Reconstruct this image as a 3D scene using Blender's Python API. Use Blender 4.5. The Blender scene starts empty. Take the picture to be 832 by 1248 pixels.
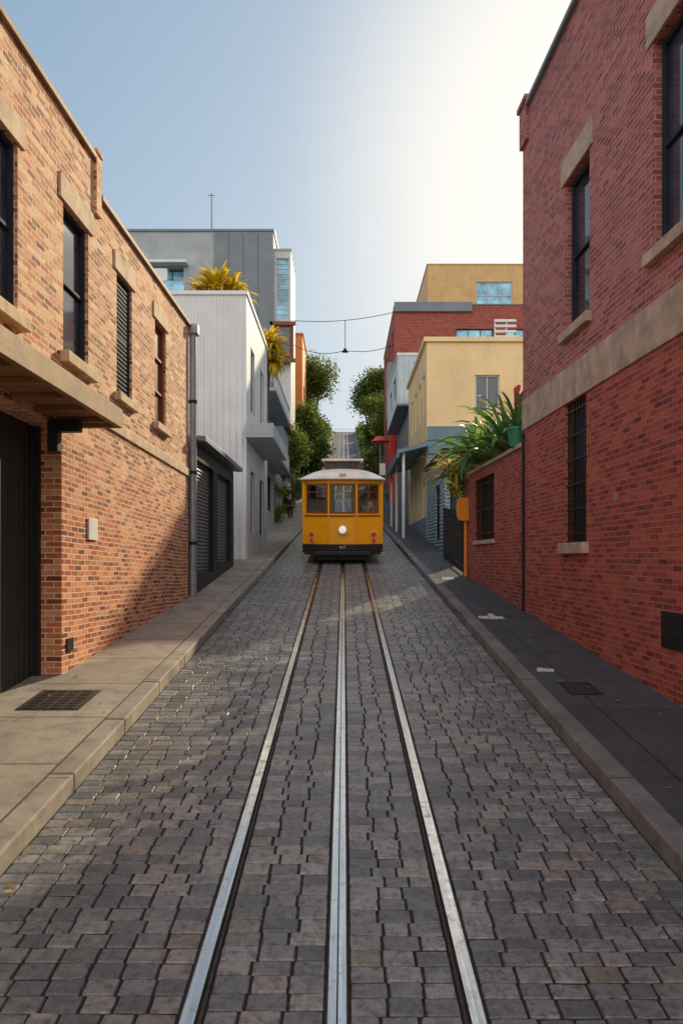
import bpy, math, random
import numpy as np
from mathutils import Vector
random.seed(7); rng=np.random.default_rng(5)
scene=bpy.context.scene
scene.view_settings.view_transform='Standard'
scene.view_settings.look='None'
scene.view_settings.exposure=0
COL=scene.collection
# ---------------------------------------------------------------- street profile
_ys=np.arange(-80,900,0.5)
_sl=np.interp(_ys,[-80,-60,-59,40,55,100,110,171,174,900],[0,0,.101,.101,.195,.195,.24,.24,0,0])
_zs=np.cumsum(_sl)*0.5
_zs-=np.interp(0,_ys,_zs)
def prof(y): return float(np.interp(y,_ys,_zs))
def profa(y): return np.interp(y,_ys,_zs)
# ---------------------------------------------------------------- materials
def nmat(name):
    m=bpy.data.materials.new(name); m.use_nodes=True
    nt=m.node_tree; b=nt.nodes['Principled BSDF']
    return m,nt,b
def nd(nt,t,**k):
    n=nt.nodes.new(t)
    for a,v in k.items(): setattr(n,a,v)
    return n
def c4(c): return (c[0],c[1],c[2],1)
def mixc(nt,a,b,f,mode='MIX'):
    n=nt.nodes.new('ShaderNodeMix'); n.data_type='RGBA'; n.blend_type=mode
    for s,v in ((6,a),(7,b),(0,f)):
        if hasattr(v,'is_linked'): nt.links.new(v,n.inputs[s])
        else: n.inputs[s].default_value=v if s==0 else c4(v)
    return n.outputs[2]
def ramp(nt,inp,stops):
    r=nt.nodes.new('ShaderNodeValToRGB'); e=r.color_ramp.elements
    while len(e)<len(stops): e.new(0.5)
    for i,(p,c) in enumerate(stops):
        e[i].position=p; e[i].color=c4(c) if not isinstance(c,(int,float)) else (c,c,c,1)
    nt.links.new(inp,r.inputs[0]); return r.outputs[0]
def noise_o(nt,vec,scale,detail=4,rough=.6):
    n=nd(nt,'ShaderNodeTexNoise'); n.inputs['Scale'].default_value=scale; n.inputs['Detail'].default_value=detail
    n.inputs['Roughness'].default_value=rough
    nt.links.new(vec,n.inputs['Vector']); return n.outputs[0]
def mth(nt,op,a,b_,c_=None):
    n=nd(nt,'ShaderNodeMath',operation=op)
    for i,v in enumerate((a,b_,c_)):
        if v is None: continue
        if hasattr(v,'is_linked'): nt.links.new(v,n.inputs[i])
        else: n.inputs[i].default_value=v
    return n.outputs[0]
def uvo(nt): return nd(nt,'ShaderNodeTexCoord').outputs['UV']
def geo(nt): return nd(nt,'ShaderNodeNewGeometry').outputs['Position']
def bump(nt,b,h,strength,dist,prev=None):
    n=nd(nt,'ShaderNodeBump'); n.inputs['Strength'].default_value=strength; n.inputs['Distance'].default_value=dist
    nt.links.new(h,n.inputs['Height'])
    if prev: nt.links.new(prev,n.inputs['Normal'])
    nt.links.new(n.outputs[0],b.inputs['Normal']); return n.outputs[0]
def plain(name,col,rough=.6,metal=0,var=.25,scale=3,bs=.2,bd=.01,spec=.5,streak=True):
    m,nt,b=nmat(name); p=geo(nt)
    n1=noise_o(nt,p,scale,5); n2=noise_o(nt,p,scale*9,3)
    d=tuple(x*(1-var) for x in col); l=tuple(min(1,x*(1+var*.5)) for x in col)
    c=mixc(nt,d,l,ramp(nt,n1,[(.3,0.),(.7,1.)]))
    c=mixc(nt,c,(0.5*col[0],0.5*col[1],0.5*col[2]),ramp(nt,n2,[(.55,0.),(.8,var)]))
    if streak:
        mp=nd(nt,'ShaderNodeMapping'); mp.inputs['Scale'].default_value=(5,5,.35); nt.links.new(p,mp.inputs[0])
        n3=noise_o(nt,mp.outputs[0],1,4)
        c=mixc(nt,c,tuple(x*.6 for x in col),ramp(nt,n3,[(.52,0.),(.75,min(1,var*1.6))]))
    nt.links.new(c,b.inputs['Base Color'])
    b.inputs['Roughness'].default_value=rough; b.inputs['Metallic'].default_value=metal
    b.inputs['Specular IOR Level'].default_value=spec
    if bs>0: bump(nt,b,n2,bs,bd)
    return m
def brick(name,stops,mortar,bw=.25,bh=.084,ms=.009,stain=(.1,.06,.04),stain_amt=.5,bs=.9,pale=(.6,.48,.36),pale_amt=.3,lowtint=None):
    m,nt,b=nmat(name); uv=uvo(nt); p=geo(nt)
    wob=nd(nt,'ShaderNodeTexNoise'); wob.inputs['Scale'].default_value=9; wob.inputs['Detail'].default_value=2; nt.links.new(uv,wob.inputs['Vector'])
    vm=nd(nt,'ShaderNodeVectorMath',operation='SCALE'); nt.links.new(wob.outputs[1],vm.inputs[0]); vm.inputs['Scale'].default_value=.009
    va=nd(nt,'ShaderNodeVectorMath',operation='ADD'); nt.links.new(uv,va.inputs[0]); nt.links.new(vm.outputs[0],va.inputs[1])
    t=nd(nt,'ShaderNodeTexBrick'); nt.links.new(va.outputs[0],t.inputs['Vector'])
    t.inputs['Color1'].default_value=(0,0,0,1); t.inputs['Color2'].default_value=(1,1,1,1); t.inputs['Mortar'].default_value=(.5,.5,.5,1)
    t.inputs['Scale'].default_value=1; t.inputs['Mortar Size'].default_value=ms; t.inputs['Mortar Smooth'].default_value=.2
    t.inputs['Brick Width'].default_value=bw; t.inputs['Row Height'].default_value=bh
    c=ramp(nt,t.outputs[0],stops)
    nb=noise_o(nt,p,1.1,6,.65); nf=noise_o(nt,p,34,4,.7); nm=noise_o(nt,p,9,4,.7)
    c=mixc(nt,c,stain,ramp(nt,nb,[(.48,0.),(.75,stain_amt)]))
    c=mixc(nt,c,pale,ramp(nt,nm,[(.54,0.),(.72,pale_amt)]))
    c=mixc(nt,c,(.03,.02,.015),ramp(nt,nf,[(.56,0.),(.74,.7)]))
    nl=noise_o(nt,p,.6,5,.6)
    c=mixc(nt,c,pale,ramp(nt,nl,[(.55,0.),(.8,pale_amt)]))
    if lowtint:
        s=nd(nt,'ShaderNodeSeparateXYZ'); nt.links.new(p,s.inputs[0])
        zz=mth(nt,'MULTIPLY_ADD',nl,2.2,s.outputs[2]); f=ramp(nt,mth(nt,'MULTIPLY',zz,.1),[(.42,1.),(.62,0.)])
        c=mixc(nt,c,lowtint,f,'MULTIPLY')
    mo=mixc(nt,mortar,tuple(x*.45 for x in mortar),ramp(nt,nm,[(.5,0.),(.75,1.)]))
    c=mixc(nt,c,mo,t.outputs[1]); nt.links.new(c,b.inputs['Base Color'])
    b.inputs['Roughness'].default_value=.8; b.inputs['Specular IOR Level'].default_value=.3
    inv=mth(nt,'SUBTRACT',1.,t.outputs[1])
    h2=mth(nt,'MULTIPLY_ADD',nf,.6,inv); h3=mth(nt,'MULTIPLY_ADD',t.outputs[0],.45,h2)
    bump(nt,b,h3,bs,.016)
    return m
def corr(name,col,period=.15,rough=.45,metal=0,depth=.02,horiz=False,var=.15):
    m=plain(name,col,rough,metal,var,1.2,0); nt=m.node_tree; b=nt.nodes['Principled BSDF']
    s=nd(nt,'ShaderNodeSeparateXYZ'); nt.links.new(uvo(nt),s.inputs[0])
    q=mth(nt,'SINE',mth(nt,'MULTIPLY',s.outputs[1 if horiz else 0],2*math.pi/period),None)
    bump(nt,b,q,1,depth); return m
def glassm(name,col=(.02,.025,.03),rough=.06):
    m,nt,b=nmat(name); p=geo(nt); n=noise_o(nt,p,.9,2)
    c=mixc(nt,col,tuple(x*3+.01 for x in col),ramp(nt,n,[(.35,0.),(.7,1.)]))
    nt.links.new(c,b.inputs['Base Color']); b.inputs['Roughness'].default_value=rough
    b.inputs['Specular IOR Level'].default_value=.9
    bump(nt,b,n,.15,.02); return m
def tintmat(name,stops,rough=.6,transl=.0,spec=.4):
    m,nt,b=nmat(name); a=nd(nt,'ShaderNodeAttribute',attribute_name='tint')
    c=ramp(nt,a.outputs[2],stops); nt.links.new(c,b.inputs['Base Color'])
    b.inputs['Roughness'].default_value=rough; b.inputs['Specular IOR Level'].default_value=spec
    if transl>0:
        tr=nd(nt,'ShaderNodeBsdfTranslucent'); nt.links.new(c,tr.inputs[0])
        mx=nd(nt,'ShaderNodeMixShader'); mx.inputs[0].default_value=transl
        nt.links.new(b.outputs[0],mx.inputs[1]); nt.links.new(tr.outputs[0],mx.inputs[2])
        nt.links.new(mx.outputs[0],nt.nodes['Material Output'].inputs[0])
    return m
M={}
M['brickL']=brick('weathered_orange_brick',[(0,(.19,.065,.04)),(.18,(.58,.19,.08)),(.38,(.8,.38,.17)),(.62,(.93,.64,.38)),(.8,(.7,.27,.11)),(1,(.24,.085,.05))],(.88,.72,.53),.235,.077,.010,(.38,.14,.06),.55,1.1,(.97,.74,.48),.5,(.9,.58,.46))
M['brickR']=brick('red_brick',[(0,(.24,.04,.03)),(.4,(.46,.08,.05)),(.8,(.56,.13,.085)),(1,(.17,.035,.03))],(.42,.23,.19),.235,.077,.009,(.22,.04,.03),.55,.9,(.56,.22,.17),.25)
M['brickRU']=brick('shade_mauve_brick',[(0,(.28,.07,.07)),(.4,(.45,.12,.11)),(.8,(.56,.2,.18)),(1,(.2,.06,.065))],(.54,.34,.32),.235,.077,.009,(.25,.065,.065),.5,.9,(.55,.28,.25),.22)  # mauve cast of shade painted into the upper wall's red brick
M['brickFar']=brick('far_red_brick',[(0,(.28,.055,.04)),(.5,(.42,.09,.065)),(1,(.22,.05,.04))],(.4,.2,.16),.35,.12,.012,(.22,.05,.04),.4,.4,(.5,.2,.15),.2)
M['stone']=plain('sandstone_trim',(.64,.47,.3),.8,0,.4,4,.5)
M['stoneR']=plain('buff_stone_band',(.54,.41,.32),.85,0,.4,3,.5)
M['dark']=plain('black_painted_metal',(.022,.025,.028),.45,0,.3,4,.15,spec=.25)
M['blueframe']=plain('dark_blue_window_frame',(.03,.042,.06),.7,0,.2,4,.1,spec=.1)
M['wframe']=plain('pale_window_frame',(.6,.62,.64),.5,0,.15,4,.1)
M['glass']=glassm('dark_window_glass',(.02,.028,.04))
M['bglass']=glassm('blue_window_glass',(.12,.3,.42),.1)
M['timber']=plain('brown_timber_soffit',(.36,.19,.08),.7,0,.4,2,.3)
M['fascia']=plain('weathered_fascia',(.34,.22,.12),.7,0,.45,3,.3)
M['garage']=corr('dark_green_ribbed_door',(.025,.035,.032),.13,.5,0,.014)
M['roller']=corr('grey_roller_shutter',(.12,.14,.15),.09,.4,.2,.012,True)
M['whitecorr']=corr('white_corrugated_cladding',(.74,.78,.82),.22,.5,0,.02,var=.1)
M['white']=plain('white_paint',(.8,.81,.82),.55,0,.12,2,.1)
M['grey']=plain('grey_render',(.42,.47,.5),.75,0,.2,.6,.2)
M['dgrey']=plain('dark_grey_panel',(.2,.24,.28),.5,0,.2,.6,.1)
M['cream']=plain('cream_render',(.93,.7,.38),.8,0,.12,.7,.2)
M['teal']=plain('teal_grey_paint',(.16,.27,.32),.55,0,.2,1,.1)
M['bluecorr']=corr('blue_grey_cladding',(.28,.38,.45),.14,.5,0,.015,True)
M['bluewhite']=corr('pale_blue_corrugated',(.6,.72,.78),.3,.5,0,.03)
M['tan']=corr('tan_corrugated_cladding',(.76,.48,.2),.3,.5,0,.03)
M['orange']=plain('orange_render',(.7,.22,.05),.7,0,.15,1,.1)
M['roofm']=plain('dull_flat_roof',(.16,.16,.16),.9,0,.3,1,.2)
M['pipe']=plain('galvanised_pipe',(.34,.36,.37),.4,.3,.25,6,.1)
M['orangesign']=plain('orange_enamel',(.9,.3,.02),.4,0,.1,8,.05)
M['redsign']=plain('red_enamel',(.75,.04,.02),.4,0,.1,8,.05)
M['pinkpetal']=plain('pink_red_petal',(.8,.05,.12),.5,0,.1,8,.05)
M['ground']=plain('dry_ground',(.12,.12,.07),.95,0,.4,.3,.4,.05,.2,False)
M['terra']=plain('green_glazed_pot',(.03,.28,.17),.35,0,.2,6,.1)
def pave(name,col,jw,jh,joint,var=.35,rough=.85):
    m,nt,b=nmat(name); uv=uvo(nt); p=geo(nt)
    t=nd(nt,'ShaderNodeTexBrick'); t.offset=0.0; nt.links.new(uv,t.inputs['Vector'])
    t.inputs['Color1'].default_value=(0,0,0,1); t.inputs['Color2'].default_value=(1,1,1,1); t.inputs['Mortar'].default_value=(.5,.5,.5,1)
    t.inputs['Scale'].default_value=1; t.inputs['Mortar Size'].default_value=joint; t.inputs['Mortar Smooth'].default_value=.3
    t.inputs['Brick Width'].default_value=jw; t.inputs['Row Height'].default_value=jh
    n1=noise_o(nt,p,1.3,6,.65); n2=noise_o(nt,p,90,3,.7); n3=noise_o(nt,p,4,6,.78)
    c=mixc(nt,tuple(x*(1-var) for x in col),tuple(x*(1+var*.5) for x in col),ramp(nt,n1,[(.3,0.),(.7,1.)]))
    c=mixc(nt,c,tuple(x*.7 for x in col),ramp(nt,t.outputs[0],[(0,0.),(1,.6)]))
    c=mixc(nt,c,tuple(x*.4 for x in col),ramp(nt,n3,[(.49,0.),(.7,.8)]))
    c=mixc(nt,c,tuple(x*1.8 for x in col),ramp(nt,n2,[(.6,0.),(.72,.5)]))
    c=mixc(nt,c,tuple(x*.2 for x in col),t.outputs[1]); nt.links.new(c,b.inputs['Base Color'])
    b.inputs['Roughness'].default_value=rough; b.inputs['Specular IOR Level'].default_value=.35
    bump(nt,b,mth(nt,'MULTIPLY_ADD',t.outputs[1],-1.5,n2),.6,.006); return m
M['paveL']=pave('concrete_paving',(.42,.37,.31),2.6,1.35,.014,.4)
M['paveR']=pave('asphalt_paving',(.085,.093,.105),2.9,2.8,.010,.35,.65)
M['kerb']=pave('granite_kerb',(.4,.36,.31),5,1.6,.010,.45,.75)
M['kerbR']=pave('shaded_granite_kerb',(.24,.235,.23),5,1.6,.010,.45,.75)  # right kerb's shade painted in as a darker granite tone
m,nt,b=nmat('granite_sett'); M['cobble']=m
a=nd(nt,'ShaderNodeAttribute',attribute_name='tint'); p=geo(nt)
c=ramp(nt,a.outputs[2],[(0,(.095,.112,.135)),(.35,(.18,.196,.215)),(.65,(.255,.262,.27)),(.88,(.36,.355,.345)),(1,(.24,.205,.17))])
n1=noise_o(nt,p,18,6,.75); n2=noise_o(nt,p,110,4,.75); n3=noise_o(nt,p,.8,4,.6)
c=mixc(nt,c,(.045,.048,.053),ramp(nt,n1,[(.44,0.),(.66,.9)]))
c=mixc(nt,c,(.54,.53,.51),ramp(nt,n2,[(.55,0.),(.74,.55)]))
c=mixc(nt,c,(.075,.076,.078),ramp(nt,n3,[(.48,0.),(.72,.45)]))
nt.links.new(c,b.inputs['Base Color'])
nt.links.new(ramp(nt,n1,[(.3,.18),(.7,.5)]),b.inputs['Roughness']); b.inputs['Specular IOR Level'].default_value=.8
p1=bump(nt,b,n1,.8,.009); bump(nt,b,n2,.6,.0025,p1)
M['mortar']=plain('gritty_joint_fill',(.045,.04,.036),.95,0,.4,9,.8,.01,.2,False)
m,nt,b=nmat('worn_rail_steel'); M['steel']=m; p=geo(nt)
mp=nd(nt,'ShaderNodeMapping'); mp.inputs['Scale'].default_value=(60,1.2,1); nt.links.new(p,mp.inputs[0])
n=noise_o(nt,mp.outputs[0],1,5); n2=noise_o(nt,p,12,5,.7)
c=mixc(nt,(.8,.78,.75),(.52,.5,.47),ramp(nt,n,[(.35,0.),(.7,1.)])); c=mixc(nt,c,(.24,.17,.12),ramp(nt,n2,[(.57,0.),(.72,.6)]))
nt.links.new(c,b.inputs['Base Color']); b.inputs['Metallic'].default_value=1
nt.links.new(ramp(nt,n2,[(.3,.14),(.7,.34)]),b.inputs['Roughness']); bump(nt,b,n,.2,.002)
M['rust']=plain('rusty_rail_flange',(.085,.065,.055),.6,.4,.4,14,.5,.008,.4,False)
M['yellow']=plain('tram_amber_enamel',(1.0,.415,.008),.24,0,.06,2.5,.04,.01,.55)
M['tramroof']=plain('off_white_tram_roof',(.84,.8,.74),.55,0,.2,2,.1)
M['trambrown']=plain('varnished_brown_wood',(.22,.075,.03),.4,0,.3,5,.1,spec=.3)
M['black']=plain('oily_black_undergear',(.016,.016,.018),.5,0,.3,5,.2)
M['wood']=plain('interior_light_wood',(.92,.72,.5),.5,0,.12,4,.1)
m,nt,b=nmat('clear_cab_glass'); M['cabglass']=m
tr=nd(nt,'ShaderNodeBsdfTransparent'); tr.inputs[0].default_value=(.97,.98,.98,1)
gs=nd(nt,'ShaderNodeBsdfGlossy'); gs.inputs['Roughness'].default_value=.05
fr=nd(nt,'ShaderNodeFresnel'); fr.inputs[0].default_value=1.5
mx=nd(nt,'ShaderNodeMixShader'); nt.links.new(mth(nt,'ADD',fr.outputs[0],.14),mx.inputs[0]); nt.links.new(tr.outputs[0],mx.inputs[1]); nt.links.new(gs.outputs[0],mx.inputs[2])
nt.links.new(mx.outputs[0],nt.nodes['Material Output'].inputs[0])
m,nt,b=nmat('headlamp_lens'); M['lens']=m
nn=noise_o(nt,geo(nt),30,2); nt.links.new(mixc(nt,(.9,.88,.8),(.7,.68,.6),nn),b.inputs['Base Color'])
b.inputs['Emission Color'].default_value=(1,.93,.8,1); b.inputs['Emission Strength'].default_value=.5; b.inputs['Roughness'].default_value=.15
M['redlens']=plain('red_lamp_lens',(.75,.01,.01),.15,0,.1,20,0)
M['chrome']=plain('chrome_rim',(.8,.8,.8),.15,1,.1,10,0,streak=False)
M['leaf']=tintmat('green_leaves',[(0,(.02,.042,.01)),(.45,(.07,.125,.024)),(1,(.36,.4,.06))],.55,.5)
M['leafy']=tintmat('yellow_green_leaves',[(0,(.08,.12,.015)),(.5,(.25,.28,.03)),(1,(.6,.42,.05))],.55,.45)
M['agave']=tintmat('arching_strap_leaves',[(0,(.03,.1,.03)),(.5,(.12,.27,.07)),(.82,(.36,.46,.09)),(1,(.85,.42,.06))],.4,.4)
M['palmy']=tintmat('golden_palm_fronds',[(0,(.3,.24,.02)),(.5,(.7,.5,.03)),(1,(.9,.65,.08))],.5,.5)
M['dryleaf']=tintmat('dry_fallen_leaves',[(0,(.12,.06,.02)),(.5,(.3,.15,.04)),(1,(.5,.35,.1))],.8,0)
M['bark']=plain('bark',(.12,.085,.06),.9,0,.4,6,.6)
M['skin']=plain('skin',(.5,.3,.21),.6,0,.05,9,0)
M['cloth']=plain('navy_cloth',(.02,.022,.035),.85,0,.2,9,.2)
M['shirt']=plain('pale_shirt_cloth',(.7,.72,.76),.85,0,.1,9,.2)
M['cloth2']=plain('charcoal_trousers',(.03,.03,.033),.85,0,.2,9,.2)
M['hair']=plain('dark_hair',(.02,.012,.01),.7,0,.2,20,.2)
M['paint']=plain('worn_white_road_paint',(.72,.72,.7),.7,0,.5,12,.2)
# ---------------------------------------------------------------- mesh helpers
class MB:
    def __init__(s): s.v=[]; s.f=[]; s.m=[]
    def poly(s,pts,m=0):
        i=len(s.v); s.v+= [tuple(p) for p in pts]; s.f.append(tuple(range(i,i+len(pts)))); s.m.append(m)
    def box8(s,p,m=0):
        i=len(s.v); s.v+=[tuple(q) for q in p]
        for f in ((0,3,2,1),(4,5,6,7),(0,1,5,4),(1,2,6,5),(2,3,7,6),(3,0,4,7)):
            s.f.append(tuple(i+k for k in f)); s.m.append(m)
    def box(s,x0,x1,y0,y1,z0,z1,m=0):
        s.box8([(x0,y0,z0),(x1,y0,z0),(x1,y1,z0),(x0,y1,z0),(x0,y0,z1),(x1,y0,z1),(x1,y1,z1),(x0,y1,z1)],m)
    def ob(s,fr,u0,u1,d0,d1,z0,z1,m=0):
        o,u,n=fr
        P=lambda a,d,z:(o[0]+u[0]*a+n[0]*d,o[1]+u[1]*a+n[1]*d,z)
        s.box8([P(u0,d0,z0),P(u1,d0,z0),P(u1,d1,z0),P(u0,d1,z0),P(u0,d0,z1),P(u1,d0,z1),P(u1,d1,z1),P(u0,d1,z1)],m)
    def cyl(s,a,b,r0,r1=None,n=12,m=0,caps=True):
        r1=r0 if r1 is None else r1
        a=Vector(a); b=Vector(b); d=(b-a).normalized(); t=Vector((0,0,1)) if abs(d.z)<.9 else Vector((1,0,0))
        x=d.cross(t).normalized(); y=d.cross(x); i=len(s.v)
        for k in range(n):
            q=2*math.pi*k/n; e=x*math.cos(q)+y*math.sin(q)
            s.v.append(tuple(a+e*r0)); s.v.append(tuple(b+e*r1))
        for k in range(n):
            j=(k+1)%n; s.f.append((i+2*k,i+2*k+1,i+2*j+1,i+2*j)); s.m.append(m)
        if caps:
            s.f.append(tuple(i+2*k for k in range(n))); s.m.append(m); s.f.append(tuple(i+2*k+1 for k in reversed(range(n)))); s.m.append(m)
    def facade(s,fr,u0,u1,z0,z1,ops=(),depth=.22,m=0,mr=None):
        o,u,n=fr; mr=m if mr is None else mr
        P=lambda a,d,z:(o[0]+u[0]*a+n[0]*d,o[1]+u[1]*a+n[1]*d,z)
        us=sorted({u0,u1,*[q for op in ops for q in op[:2]]}); zs=sorted({z0,z1,*[q for op in ops for q in op[2:4]]})
        for i in range(len(us)-1):
            for j in range(len(zs)-1):
                cu=(us[i]+us[i+1])/2; cz=(zs[j]+zs[j+1])/2
                if any(a<cu<b_ and c<cz<d for a,b_,c,d in [op[:4] for op in ops]): continue
                s.poly([P(us[i],0,zs[j]),P(us[i+1],0,zs[j]),P(us[i+1],0,zs[j+1]),P(us[i],0,zs[j+1])],m)
        for op in ops:
            a,b_,c,d=op[:4]; dp=op[4] if len(op)>4 else depth
            for (A,C),(B,D) in (((a,c),(a,d)),((b_,c),(b_,d)),((a,c),(b_,c)),((a,d),(b_,d))):
                s.poly([P(A,0,C),P(B,0,D),P(B,-dp,D),P(A,-dp,C)],mr)
WP={}; WARP={}
def thing(name,label,cat,loc,group=None):
    e=bpy.data.objects.new(name,None); e.empty_display_size=.3; e.location=loc; COL.objects.link(e)
    e['label']=label; e['category']=cat
    if group: e['group']=group
    WP[e]=Vector(loc); return e
def meshobj(name,v,f,mi,mats,uv=True,warp=None,org=None,smooth=False):
    v=np.array(v,dtype=float)
    me=bpy.data.meshes.new(name)
    me.from_pydata(v.tolist(),[],f)
    for q in mats: me.materials.append(M[q])
    if mi is not None and len(mats)>1: me.polygons.foreach_set('material_index',mi)
    if uv:
        ul=me.uv_layers.new(name='UVMap'); nl=len(me.loops)
        nr=np.zeros(len(me.polygons)*3); me.polygons.foreach_get('normal',nr); nr=np.abs(nr.reshape(-1,3))
        lt=np.zeros(len(me.polygons),dtype=int); me.polygons.foreach_get('loop_total',lt)
        nn=np.repeat(nr,lt,axis=0); li=np.zeros(nl,dtype=int); me.loops.foreach_get('vertex_index',li); P=v[li]
        u=np.where(nn[:,2]>.7,P[:,0],np.where(nn[:,0]>nn[:,1],P[:,1],P[:,0])); w=np.where(nn[:,2]>.7,P[:,1],P[:,2])
        ul.data.foreach_set('uv',np.stack([u,w],1).ravel())
    if warp: v=warp(v)
    if org is None: org=(v.min(0)+v.max(0))/2
    me.vertices.foreach_set('co',(v-np.array(org)).ravel())
    if smooth: me.polygons.foreach_set('use_smooth',[True]*len(me.polygons))
    me.update()
    o=bpy.data.objects.new(name,me); COL.objects.link(o)
    return o,Vector(org)
def root(o):
    while o.parent: o=o.parent
    return o
def part(mb,name,parent,mats,bevel=0,smooth=False,label=None,sharp=40):
    mats=[mats] if isinstance(mats,str) else mats
    o,org=meshobj(name,mb.v,mb.f,mb.m,mats,warp=WARP.get(root(parent)) if parent else None,smooth=smooth)
    WP[o]=org
    if parent: o.parent=parent; o.location=org-WP[parent]
    else: o.location=org
    if bevel>0:
        b=o.modifiers.new('bevel','BEVEL'); b.width=bevel; b.segments=2; b.limit_method='ANGLE'
    if smooth:
        me=o.data
        try: me.set_sharp_from_angle(angle=math.radians(sharp))
        except Exception: pass
    if label: o['label']=label
    return o
def top(mb,name,label,cat,mats,group=None,**k):
    o=part(mb,name,None,mats,**k); o['label']=label; o['category']=cat
    if group: o['group']=group
    return o
def struct(mb,name,mats,**k):
    o=part(mb,name,None,mats,**k); o['kind']='structure'; return o
def window(parent,fr,op,depth=.2,frame='dark',glass='glass',nx=1,nz=2,fw=.06,sill=None,lintel=None,lh=.28,so=.1,bars=False,sh=.12):
    a,b_,c,d=op[:4]
    g=MB(); g.ob(fr,a+.02,b_-.02,-depth-.03,-depth,c+.02,d-.02)
    w=part(g,'window',parent,glass)
    f=MB()
    f.ob(fr,a,a+fw,-depth+.002,-depth+.06,c,d); f.ob(fr,b_-fw,b_,-depth+.002,-depth+.06,c,d)
    f.ob(fr,a+fw,b_-fw,-depth+.002,-depth+.06,c,c+fw); f.ob(fr,a+fw,b_-fw,-depth+.002,-depth+.06,d-fw,d)
    for i in range(1,nx):
        x=a+(b_-a)*i/nx; f.ob(fr,x-fw*.4,x+fw*.4,-depth+.003,-depth+.04,c+fw,d-fw)
    for i in range(1,nz):
        z=c+(d-c)*i/nz; f.ob(fr,a+fw,b_-fw,-depth+.004,-depth+.045,z-fw*.4,z+fw*.4)
    part(f,'window_frame',w,frame,bevel=.006)
    if sill:
        s=MB(); s.ob(fr,a-.1,b_+.1,-depth+.07,so,c-sh,c-.002); part(s,'window_sill',w,sill,bevel=.012)
    if lintel:
        s=MB(); s.ob(fr,a-.14,b_+.14,-.04,.03,d+.003,d+lh); part(s,'lintel',w,lintel,bevel=.01)
    if bars:
        s=MB(); k=int((b_-a)/.13)
        for i in range(k+1):
            x=a+.04+(b_-a-.08)*i/k; s.ob(fr,x-.01,x+.01,-.06,-.04,c,d)
        for z in np.linspace(c+.15,d-.15,6): s.ob(fr,a,b_,-.039,-.025,z-.012,z+.012)
        part(s,'window_bars',w,'dark')
    return w
# ---------------------------------------------------------------- terrain & road
def strip(mb,x0,x1,z,ys,m=0,th=None):
    for i in range(len(ys)-1):
        a,b_=ys[i],ys[i+1]; za,zb=prof(a)+z,prof(b_)+z
        if th is None: mb.poly([(x0,a,za),(x1,a,za),(x1,b_,zb),(x0,b_,zb)],m)
        else:
            mb.box8([(x0,a,za-th),(x1,a,za-th),(x1,b_,zb-th),(x0,b_,zb-th),(x0,a,za),(x1,a,za),(x1,b_,zb),(x0,b_,zb)],m)
ysl=list(np.arange(-60,174.1,3))
g=MB(); yy=[-900,-60]+list(np.arange(-57,178,3))+[300,900]
xx=[-900,-60,-10,10,60,900]
for i in range(len(yy)-1):
    for j in range(len(xx)-1):
        g.poly([(xx[j],yy[i],prof(yy[i])-.12),(xx[j+1],yy[i],prof(yy[i])-.12),(xx[j+1],yy[i+1],prof(yy[i+1])-.12),(xx[j],yy[i+1],prof(yy[i+1])-.12)])
struct(g,'ground','ground')
g=MB(); strip(g,-2.37,2.3,-.012,ysl); struct(g,'road_bed','mortar')
KL,KR=-2.37,2.30
G=.7175
RC=(-.775,-.035,.665)
P=[]
def lane(x0,x1,y,d):
    n=max(1,round((x1-x0)/.195)); ws=rng.uniform(.78,1.25,n); ws*= (x1-x0)/ws.sum(); x=x0
    for w in ws:
        P.append((x+w/2,y+d/2+rng.normal(0,.001),w/2-.003-rng.uniform(0,.002),d/2-.003-rng.uniform(0,.002),rng.normal(0,.002),rng.normal(0,.014),rng.normal(0,.016),rng.random())); x+=w
lanes=[(KL+.01,RC[0]-.064),(RC[0]+.064,RC[1]-.064),(RC[1]+.064,RC[2]-.064),(RC[2]+.064,KR-.01)]
for L in lanes:
    y=-2.+rng.uniform(0,.1)
    while y<62:
        d=rng.uniform(.12,.145); lane(L[0],L[1],y,d); y+=d
P=np.array(P); n=len(P)
tu=np.array([-1,-.93,-.35,.3,.93,1]); tv=np.array([-1,-.9,0,.9,1])
U,V=np.meshgrid(tu,tv); U=U.ravel(); V=V.ravel()
edge=np.maximum(np.abs(U),np.abs(V)); cor=(np.abs(U)>.9)&(np.abs(V)>.88)
sc=np.where(cor,.98,1.); Z=np.where(edge>.99,-.016,np.where((np.abs(U)>.9)|(np.abs(V)>.88),-.0015,.0))
K=len(U)
X=P[:,0:1]+P[:,2:3]*(U*sc)[None]+rng.normal(0,.0014,(n,K)); Y=P[:,1:2]+P[:,3:4]*(V*sc)[None]+rng.normal(0,.001,(n,K))
ZZ=profa(Y)+Z[None]+P[:,4:5]+P[:,5:6]*U[None]*P[:,2:3]+P[:,6:7]*V[None]*P[:,3:4]+rng.normal(0,.0006,(n,K))
vv=np.stack([X,Y,ZZ],2).reshape(-1,3)
nu,nv=len(tu),len(tv)
qf=np.array([(j*nu+i,j*nu+i+1,(j+1)*nu+i+1,(j+1)*nu+i) for j in range(nv-1) for i in range(nu-1)])
ff=(qf[None]+ (np.arange(n)*K)[:,None,None]).reshape(-1,4)
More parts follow.
